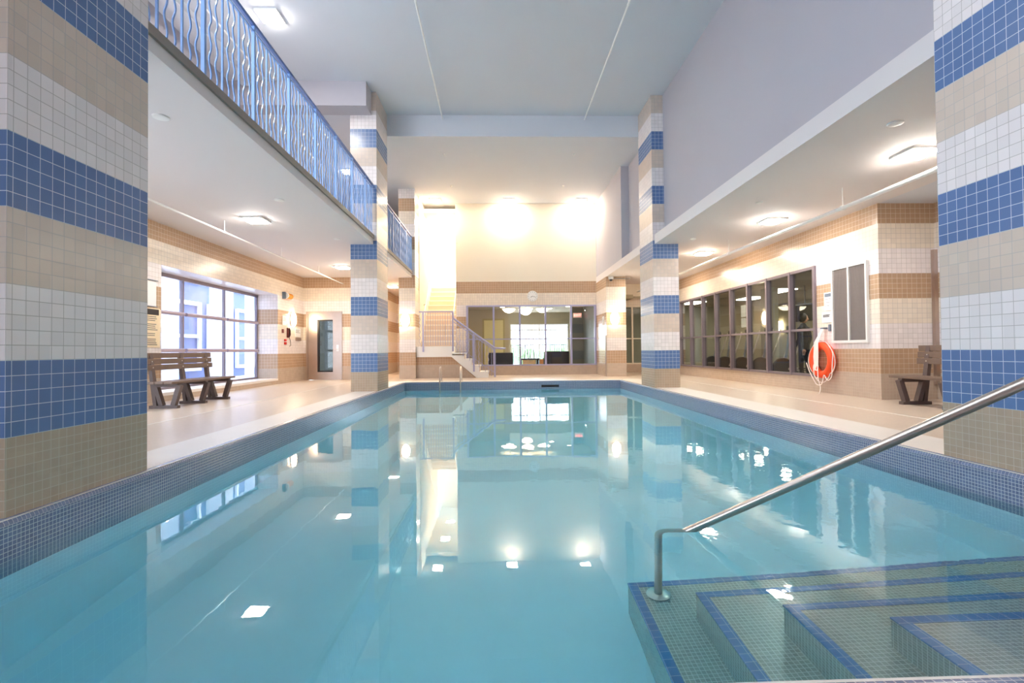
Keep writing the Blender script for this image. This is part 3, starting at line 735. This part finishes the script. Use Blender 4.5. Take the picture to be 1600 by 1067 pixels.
MB().lathe([(.06, -.08), (.055, -.12), (.03, -.145)], 22, (4.05, 17.86, 3.50)).build('dome', M_DARK, sc, smooth=True)
MB().box(3.98, 4.75, 17.95, 18.0, 3.44, 3.47).build('conduit', M_TRIM, sc)
notice('notice_board', 'small white notice board on the side of the right brown column', 3.90, -1, 18.35, 18.65, 1.84, 2.15, 5)
cg = MB().box(3.86, 3.90, 18.0, 18.10, 0, 1.45).build('corner_guard', M_STEELD); tag(cg, 'low metal guard strip at the foot of the right brown column', 'corner guard')

# ------------------------------------------------------------------ staircase
sr = thing('staircase', 'pale staircase with landing left of the lobby window', 'staircase', (-2.1, 18.2, 0))
LZ = 1.12
MB().box(-2.8, -1.55, 18.1, 19.3, .745, LZ).build('landing', M_WHITE, sr)
M_TREAD = mat('cream_tread', (240, 232, 220), .5); M_RISER = mat('tan_riser', (226, 206, 184), .6)
steps = [(-1.58, -1.11, .89), (-1.13, -.845, .665), (-.865, -.58, .44), (-.60, -.29, .215)]
prev = LZ
for x0, x1, z in steps:
    s_ = MB().box(x0, x1+.02, 18.1, 19.3, z-.05, z, .006).build('step', M_WHITE, sr)
    MB().box(x0, x0+.02, 18.16, 19.3, z, prev-.05 if prev != LZ else prev).build('riser', M_RISER, s_)
    prev = z
MB().hull([(-1.58, .80), (-1.13, .80), (-1.13, .62), (-.86, .62), (-.86, .39), (-.60, .39), (-.60, .165), (-.29, .165), (-.29, 0), (-.70, 0), (-1.58, .745)], axis='y', a0=18.1, a1=19.3).build('stringer', M_WHITE, sr)
st('wall_under_stair', MB().hull([(-2.815, 0), (-.74, 0), (-1.58, .744), (-2.815, .744)], axis='y', a0=18.2, a1=18.4), T_WALL)
st('wall_behind_stair', MB().box(-2.8, -1.50, 19.33, 19.45, 0, LZ).box(-3.0, -1.3, 24.0, 24.2, 0, 3.5), T_WALL)
n = 12; rise = (3.73-LZ)/n; run = (22.7-19.3)/n
for i in range(n):
    z = LZ+(i+1)*rise; y = 19.3+i*run
    s_ = MB().box(-2.8, -1.52, y-.02, y+run, z-.05, z, .006).build('step', M_TREAD, sr)
    MB().box(-2.8, -1.52, y, y+.02, z-rise, z-.05).build('riser', M_RISER if i > 4 else mat('riser_%d' % i, (206, 190, 160), .6) if False else M_RISER, s_)
MB().hull([(19.3, .745), (19.3, LZ), (22.7, 3.73-rise-.05), (22.7, 3.2)], axis='x', a0=-2.79, a1=-1.53).build('soffit', M_CREAM, sr)
hs_ = thing('stair_handrail', 'white wall handrail climbing the left side of the upper flight', 'handrail', (-2.7, 19.3, 2.2))
MB().tube([(-2.68, 18.3, LZ+1.18), (-2.70, 19.3, LZ+1.2), (-2.72, 22.6, 3.73+1.05)], .022, 12).build('rail', M_WHITE, hs_, smooth=True)
for y, z in ((20.0, LZ+1.7), (21.6, LZ+2.85)):
    MB().tube([(-2.71, y, z-.02), (-2.8, y, z-.08)], .01, 8).build('bracket', M_DARK, hs_, smooth=True)
hs_ = thing('stair_handrail', 'short white wall handrail on the right side of the upper flight', 'handrail', (-1.6, 19.3, 2.2))
MB().tube([(-1.62, 18.3, LZ+1.18), (-1.60, 19.3, LZ+1.2), (-1.60, 21.4, LZ+2.75)], .022, 12).build('rail', M_WHITE, hs_, smooth=True)
rl = thing('stair_railing', 'lilac blue railing round the stair landing and down the short flight', 'railing', (-1.5, 18.08, 0))
YR = 18.075
for x, z0, z1 in ((-2.56, .93, 2.33), (-1.52, .93, 2.33), (-.79, .22, 1.58), (-.055, .02, 1.04)):
    MB().box(x-.028, x+.028, YR-.02, YR+.02, z0, z1).build('post', M_LILAC, rl)
MB().box(-2.70, -1.49, YR-.025, YR+.025, 2.31, 2.355, .01).build('top_rail', M_LILAC, rl)
MB().tube(bend([(-1.52, YR, 2.30), (-1.50, YR, 2.10), (-.055, YR, 1.04), (.33, YR, 1.02)], .05), .035, 12).build('handrail', M_LILAC, rl, smooth=True)
MB().bar((-1.50, YR, 1.98), (-.055, YR, .96), .02, .03).build('lower_rail', M_LILAC, rl)
MB().bar((-1.13, YR, 0.93), (-.055, YR, .17), .015, .02).build('bottom_rail', M_LILAC, rl)
for i in range(1, 12):
    x = -2.56+i*(1.04/12); MB().box(x-.008, x+.008, YR-.008, YR+.008, LZ+.03, 2.31).build('baluster', M_LILAC, rl)
for z in ():
    pass
for i in range(1, 13):
    x = -1.50+i*(1.44/13); k = (x+1.50)/1.445; zt = 1.98-k*1.02; zb = max(zt-.98, .05)
    if i % 3: MB().tube([(x+.018*math.sin((z-zb)/.22*2*PI), YR, z) for z in [zb+(zt-zb)*j/24 for j in range(25)]], .009, 6).build('wavy_baluster', M_LILAC, rl)
    else: MB().box(x-.008, x+.008, YR-.008, YR+.008, zb, zt).build('baluster', M_LILAC, rl)
MB().tube([(-2.74+.02*math.sin((z-1.15)/.22*2*PI), 18.5, z) for z in [1.15+1.1*j/30 for j in range(31)]], .01, 6).build('wavy_baluster', M_LILAC, rl)

# ------------------------------------------------------------------ lobby behind the end window
st('floor_lobby', MB().box(-3.0, 5.4, 20.0, 27.4, -.2, .0), M_LOBF)
st('ceiling_lobby', MB().box(-1.34, 5.4, 20.0, 27.4, 2.95, 3.1), M_LOBW)
w = MB(); w.box(-1.34, .75, 27.2, 27.4, 0, 2.95).box(3.86, 5.4, 27.2, 27.4, 0, 2.95).box(.75, 3.86, 27.2, 27.4, 2.35, 2.95)
st('wall_lobby_back', w, M_LOBW)
st('wall_lobby_left', MB().box(-1.34, .62, 25.0, 25.15, 0, 2.95), M_LOBW)
st('wall_lobby_right', MB().box(4.1, 4.3, 20.0, 27.2, 0, 2.95).box(3.5, 4.1, 24.0, 24.15, 0, 2.95), M_LOBD)
w = MB(); 
for x in (.78, 2.3, 3.83): w.box(x-.03, x+.03, 27.22, 27.3, 0, 2.35)
w.box(.75, 3.86, 27.22, 27.3, 2.3, 2.35).box(.75, 3.86, 27.22, 27.3, 2.0, 2.06)
st('window_6', w, M_WHITE)
dd = MB().box(-.66, .42, 24.95, 25.0, 0, 2.5).build('door_2', mat('olive_door_frame', (170, 158, 110), .5)); dd['kind'] = 'structure'
st('door_leaf', MB().box(-.58, .34, 24.92, 24.95, 0.01, 2.42, .004), M_DOOR, dd)
st('door_handle', MB().lathe([(.02, -.0), (.02, -.05), (.035, -.06), (.03, -.09)], 14, (.24, 24.92, 1.0), 'y'), M_STEEL, dd)
def armchair(label, x0, x1, y0, top):
    t = thing('sofa', label, 'sofa', ((x0+x1)/2, y0+.4, 0))
    MB().box(x0, x1, y0, y0+.22, .08, top, .04).build('backrest', M_BLACK, t, smooth=True)
    MB().box(x0+.14, x1-.14, y0+.2, y0+.85, .12, .44, .04).build('seat', M_BLACK, t, smooth=True)
    for a in (x0, x1-.15): MB().box(a, a+.15, y0+.1, y0+.85, .08, .62, .03).build('armrest', M_BLACK, t, smooth=True)
    for a in (x0+.06, x1-.06):
        for y in (y0+.1, y0+.78): MB().box(a-.025, a+.025, y-.025, y+.025, 0, .1).build('leg', M_DARK, t)
armchair('black leather sofa behind the lobby window, left of the wooden table', -.34, .72, 21.9, .86)
armchair('black leather sofa behind the lobby window, right of the wooden table', 2.05, 3.13, 21.9, .90)
tb = thing('side_table', 'dark table with orange slatted wood front between the two lobby sofas', 'table', (1.5, 22.1, 0))
MB().box(1.0, 1.85, 21.9, 22.5, .54, .60, .005).build('table_top', M_BLACK, tb)
g = MB()
for i in range(11): g.box(1.12+i*.052, 1.12+i*.052+.046, 21.92, 21.95, .05, .54)
g.build('slatted_front', M_WOOD, tb)
MB().box(1.04, 1.10, 21.92, 22.48, 0, .54).box(1.72, 1.80, 21.92, 22.48, 0, .54).build('side_panel', M_BLACK, tb)
MB().box(1.86, 2.02, 21.95, 22.4, 0, .56, .004).build('wooden_end', M_WOOD, tb)
for k_, (x, h, lb) in enumerate(((1.30, 1.68, 'shorter'), (1.55, 1.98, 'taller'))):
    t = thing('tower_ornament', f'{lb} slender dark tower ornament on the lobby table', 'ornament', (x, 22.2, .6), 'tower ornaments')
    g = MB()
    for sx in (-1, 1):
        for sy in (-1, 1): g.bar((x+sx*.085, 22.2+sy*.085, .60), (x, 22.2, h-.15), .014, .014)
    for i in range(1, 8):
        q = .085*(1-i/9); z = .6+(h-.75)*i/9
        for sx in (-1, 1): g.bar((x+sx*q, 22.2-q, z), (x+sx*q, 22.2+q, z), .01, .01); g.bar((x-q, 22.2+sx*q, z), (x+q, 22.2+sx*q, z), .01, .01)
    g.build('lattice', M_GREYB, t)
    MB().tube([(x, 22.2, h-.18), (x, 22.2, h)], [.014, .004], 8).build('spire', M_DARK, t)
for i, (x, y) in enumerate(((.555, 22.0), (1.30, 21.8), (2.0, 22.0), (1.36, 23.4))):
    t = thing('pendant_lamp', ['leftmost lit pendant bowl in the lobby', 'lit pendant bowl in the middle of the lobby window', 'rightmost lit pendant bowl in the lobby', 'lit pendant bowl at the back of the lobby'][i], 'pendant lamp', (x, y, 2.75))
    MB().lathe([(.05, 2.56), (.14, 2.59), (.22, 2.65), (.27, 2.72), (.27, 2.73)], 26, (x, y, 0)).build('lamp_shade', E_PEND, t, smooth=True)
    MB().tube([(x, y, 2.72), (x, y, 2.95)], .012, 8).build('stem', M_TRIM, t)
for i, (x, y) in enumerate(((2.6, 24.5), (1.2, 25.0), (3.3, 23.4), (.3, 23.6))):
    o = MB().lathe([(.09, 2.93), (.1, 2.949)], 18, (x, y, 0)).build('downlight', E_SPOT); tag(o, ['small lit lobby downlight above the right sofa', 'small lit lobby downlight behind the pendant bowls', 'small lit lobby downlight nearest the exit sign', 'small lit lobby downlight in front of the lobby door'][i], 'downlight', 'lobby downlights')
ex = thing('exit_sign', 'small red exit sign seen through the right lobby pane', 'exit sign', (3.8, 23.9, 2.6))
MB().box(3.62, 4.02, 23.90, 23.96, 2.45, 2.68, .006).build('housing', M_WHITEP, ex)
cu = bpy.data.curves.new('exit_text', 'FONT'); cu.body = 'EXIT'; cu.size = .17; cu.extrude = .003; cu.align_x = 'CENTER'; cu.align_y = 'CENTER'
to = bpy.data.objects.new('lettering', cu); C.objects.link(to)
dg = bpy.context.evaluated_depsgraph_get(); dg.update()
me = bpy.data.meshes.new_from_object(to.evaluated_get(dg)); bpy.data.objects.remove(to)
to = bpy.data.objects.new('lettering', me); me.materials.clear(); me.materials.append(E_EXIT); C.objects.link(to); to.parent = ex
to.matrix_parent_inverse = Matrix.Translation(-Vector(ex.location)); to.location = (3.82, 23.893, 2.565); to.rotation_euler = (PI/2, 0, 0)
# balcony rail and hedge outside the lobby
t = thing('balcony_balustrade', 'white balcony balustrade outside the bright lobby window', 'railing', (2.3, 28.0, 0))
MB().box(.2, 4.6, 27.98, 28.03, 1.22, 1.27).build('top_rail', M_GREYB, t)
g = MB()
for i in range(34): g.box(.3+i*.125, .3+i*.125+.03, 27.99, 28.02, 0, 1.22)
g.build('balusters', M_GREYB, t)['kind'] = 'stuff'
g = MB(); rr = random.Random(5)
for i in range(60):
    bmesh.ops.create_icosphere(g.b, subdivisions=2, radius=rr.uniform(.3, .7), matrix=Matrix.Translation((rr.uniform(-3, 8), rr.uniform(35, 37), rr.uniform(-.5, 1.2))))
for v in g.b.verts: v.co += Vector((rr.uniform(-1, 1), rr.uniform(-1, 1), rr.uniform(-1, 1)))*.06
tag(g.build('garden_hedge', M_LEAF), 'green garden foliage beyond the lobby balcony', 'foliage', kind='stuff')

# ------------------------------------------------------------------ alcove room behind window 4 and gym
st('floor_gym', MB().box(7.05, 13.0, 9.2, 26.0, -.2, 0), M_GYMF)
st('ceiling_gym', MB().box(7.05, 13.0, 9.2, 26.0, 2.95, 3.1), M_GYMC)
st('wall_gym', MB().box(13.0, 13.2, 9.2, 26.0, 0, 2.95).box(7.05, 13.0, 9.2, 9.4, 0, 2.95).box(4.65, 13.0, 24.0, 24.2, 0, 2.95), M_GYMW)
st('ceiling_alcove_room', MB().box(4.5, 7.05, 21.2, 24.0, 2.85, 3.0), M_GYMC)
st('floor_alcove_room', MB().box(4.5, 7.05, 21.2, 24.0, -.2, 0), M_GYMF)
for i, (x, y) in enumerate(((9.0, 12.0), (9.9, 14.6), (9.9, 17.6), (10.2, 20.2), (8.6, 22.0))):
    o = MB().box(x-.3, x+.3, y-.6, y+.6, 2.92, 2.955).build('ceiling_panel_light', E_GYM); tag(o, 'flat lit gym ceiling panel, ' + ['nearest the camera', 'second from the camera', 'middle of the row', 'second from the far wall', 'nearest the far wall'][i], 'ceiling light', 'gym ceiling panels')
for i, (x, y) in enumerate(((9.0, 16.9), (12.9, 19.0), (12.9, 23.0))):
    c = (x, y, 1.95)
    t = thing('wall_sconce', ['lit oval light on the gym post', 'lit light on the far gym wall, nearer', 'lit light on the far gym wall, farther'][i], 'wall light', c)
    MB().lathe([(.1, -.05), (.14, -.03), (.14, .0), (.1, .02)], 24, c, 'x', 1, 1.5).build('lamp_shade', E_SCONCE, t, smooth=True)
    if i == 0: MB().box(9.02, 9.3, 16.6, 17.2, 0, 2.95).build('post', M_GYMW, t)
def elliptical(first, dx, dy, label):
    if first is None:
        t = thing('elliptical_trainer', label, 'exercise machine', (8.3, 13.85, 0), 'ellipticals behind the gym window')
        x, y = 8.3, 13.85
        MB().box(x-.06, x+.06, y-.28, y+.28, 0, .08, .02).box(x-.6, x+.7, y-.05, y+.05, .03, .11, .02).box(x+.65, x+.75, y-.25, y+.25, 0, .08, .02).build('base_frame', M_GREYB, t)
        MB().lathe([(.05, -.06), (.28, -.05), (.30, 0), (.28, .05), (.05, .06)], 26, (x-.45, y, .38), 'y').build('flywheel_housing', M_DARK, t, smooth=True)
        MB().tube(bend([(x-.45, y, .1), (x-.32, y, .9), (x-.25, y, 1.35)], .2), .035, 10).build('mast', M_GREYB, t, smooth=True)
        MB().box(x-.25, x-.17, y-.17, y+.17, 1.33, 1.55, .02).build('console', M_DARK, t)
        for s in (-1, 1):
            MB().tube(bend([(x-.4, y+s*.22, .35), (x-.15, y+s*.27, .95), (x-.05, y+s*.27, 1.25), (x+.05, y+s*.2, 1.5)], .12), .022, 10).build('arm_lever', M_STEEL, t, smooth=True)
            MB().box(x+.1, x+.5, y+s*.2-.07, y+s*.2+.07, .27+s*.08, .31+s*.08, .02).build('pedal', M_DARK, t)
            MB().tube([(x+.5, y+s*.2, .28+s*.08), (x-.4, y+s*.2, .38)], .02, 8).build('link_arm', M_STEEL, t, smooth=True)
        return t
    return copy_thing(first, (dx, dy, 0), label)
e0 = elliptical(None, 0, 0, 'elliptical trainer in the third gym pane from the life ring')
for i, (dy, lb) in enumerate(((1.15, 'elliptical trainer seen in the fourth gym pane from the life ring'), (2.35, 'elliptical trainer behind the two posted white sheets'), (3.55, 'elliptical trainer in the third gym pane from the far column'), (4.6, 'elliptical trainer farthest along behind the gym window'))):
    elliptical(e0, 0, dy, lb)
for z0, z1, lb in ((1.82, 2.15, 'upper white sheet posted inside the gym window'), (1.53, 1.79, 'lower white sheet posted inside the gym window')):
    o = MB().box(6.915, 6.92, 13.98, 14.26, z0, z1).build('posted_sheet', M_SHEET); tag(o, lb, 'paper')
cn = thing('counter', 'pale counter inside the gym behind the life ring', 'counter', (8.4, 12.0, 0))
MB().box(8.2, 9.2, 11.3, 12.7, 0, .9, .01).build('body', mat('pale_laminate', (170, 166, 150), .4), cn)
MB().box(8.15, 9.25, 11.25, 12.75, .9, .94, .006).build('top', mat('grey_laminate', (140, 138, 132), .3), cn)
tv = thing('television', 'dark wall screen hanging inside the gym', 'television', (10.0, 16.2, 2.1))
MB().box(9.9, 9.96, 15.7, 16.7, 1.8, 2.35, .01).build('screen', M_BLACK, tv)
MB().tube([(9.95, 16.2, 2.3), (9.95, 16.2, 2.95)], .02, 8).build('bracket', M_DARK, tv)

# the person in the gym, seen from behind, standing
def skin_fig(name, verts, edges, radii, m, root, parent):
    me = bpy.data.meshes.new(name); me.from_pydata(verts, edges, []); me.materials.append(m)
    o = bpy.data.objects.new(name, me); C.objects.link(o)
    sk = o.modifiers.new('skin', 'SKIN')
    if not me.skin_vertices: me.attributes.new('skin', 'FLOAT', 'POINT') if False else None
    bm = bmesh.new(); bm.from_mesh(me); lay = bm.verts.layers.skin.verify()
    for i, v in enumerate(bm.verts):
        v[lay].radius = radii[i] if isinstance(radii[i], tuple) else (radii[i], radii[i]); v[lay].use_root = (i == root)
    bm.to_mesh(me); bm.free()
    ss = o.modifiers.new('sub', 'SUBSURF'); ss.levels = 2; ss.render_levels = 2
    if parent: o.parent = parent; o.matrix_parent_inverse = Matrix.Translation(-Vector(parent.location))
    return o
px, py = 7.95, 13.02
P = [(px, py, .98), (px, py, 1.18), (px-.01, py, 1.38), (px-.01, py, 1.50), (px-.02, py, 1.60),            # pelvis..neck
     (px, py+.10, .90), (px-.02, py+.11, .50), (px+.02, py+.12, .09), (px+.17, py+.13, .05),             # leg
     (px, py-.10, .90), (px+.02, py-.11, .50), (px+.05, py-.12, .09), (px+.20, py-.13, .05),
     (px-.01, py+.19, 1.44), (px+.02, py+.25, 1.17), (px-.10, py+.24, .95), (px-.14, py+.23, .87),       # arm
     (px-.01, py-.19, 1.44), (px+.02, py-.25, 1.17), (px-.08, py-.25, .95), (px-.12, py-.24, .87)]
Ed = [(0, 1), (1, 2), (2, 3), (3, 4), (0, 5), (5, 6), (6, 7), (7, 8), (0, 9), (9, 10), (10, 11), (11, 12), (2, 13), (13, 14), (14, 15), (15, 16), (2, 17), (17, 18), (18, 19), (19, 20)]
Rd = [(.13, .11), (.125, .10), (.15, .11), .07, .052, .09, .062, .045, .035, .09, .062, .045, .035, .062, .045, .034, .03, .062, .045, .034, .03]
per = thing('person', 'person with dark hair in dark clothes standing in the gym, back turned', 'person', (px, py, 0))
skin_fig('body', P, Ed, Rd, M_SHIRT, 0, per)
hd = MB(); bmesh.ops.create_uvsphere(hd.b, u_segments=20, v_segments=14, radius=.1)
for v in hd.b.verts: v.co = Vector((v.co.x*1.0, v.co.y*.82, v.co.z*1.22)) + Vector((px+.01, py, 1.70))
hd.lathe([(.02, 0), (.03, .02), (.0, .05)], 8, (px+.10, py, 1.68), 'x'); hd.build('head', M_SKIN, per, smooth=True)
hr_ = MB(); bmesh.ops.create_uvsphere(hr_.b, u_segments=20, v_segments=14, radius=.112)
for v in hr_.b.verts: v.co = Vector((v.co.x*1.0, v.co.y*.86, v.co.z*1.12)) + Vector((px-.03, py-.004, 1.725))
hr_.build('hair', M_HAIR, per, smooth=True)
for s in (-1, 1):
    hb = Vector((px-.14, py+s*.235, .86)); mbh = MB()
    bmesh.ops.create_uvsphere(mbh.b, u_segments=10, v_segments=8, radius=.045, matrix=Matrix.Translation(hb))
    for f_ in range(4): mbh.tube([hb+Vector((.02-.014*f_, 0, -.02)), hb+Vector((.016-.016*f_, 0, -.075)), hb+Vector((.0-.016*f_, 0, -.105+.006*abs(f_-1)))], .0085, 6)
    mbh.tube([hb+Vector((-.03, 0, 0)), hb+Vector((-.055, 0, -.05))], .009, 6)
    mbh.build('hand', M_SKIN, per, smooth=True)

# ------------------------------------------------------------------ outside the left window
st('floor_outside', MB().box(-16, -7.35, 2, 26, -.25, -.05), M_GROUND)
fc = thing('neighbouring_building', 'pale building with white framed windows outside the left window', 'building', (-11, 14, 0))
MB().box(-11.6, -11.4, 4, 26, -.1, 7).build('wall', M_EXTG, fc)
for k_, y in enumerate([6+i*2.2 for i in range(9)]):
    f = MB(); a, b_ = y-.85, y+.85
    for z0, z1 in ((.3, 2.9), (3.6, 6.2)):
        f.box(-11.4, -11.3, a, a+.14, z0, z1).box(-11.4, -11.3, b_-.14, b_, z0, z1).box(-11.4, -11.3, a, b_, z0, z0+.14).box(-11.4, -11.3, a, b_, z1-.14, z1).box(-11.4, -11.3, a, b_, (z0+z1)/2-.06, (z0+z1)/2+.06)
    fo = f.build('window_frame', M_EXTW, fc)
for i, y in enumerate((9.0, 12.4, 15.8, 19.2)):
    o = MB().box(-10.1, -9.8, y-.25, y+.25, -.05, 6.5).build('outdoor_pillar', M_EXTW); tag(o, 'white rendered pillar outside the left window', 'pillar', 'outdoor pillars')
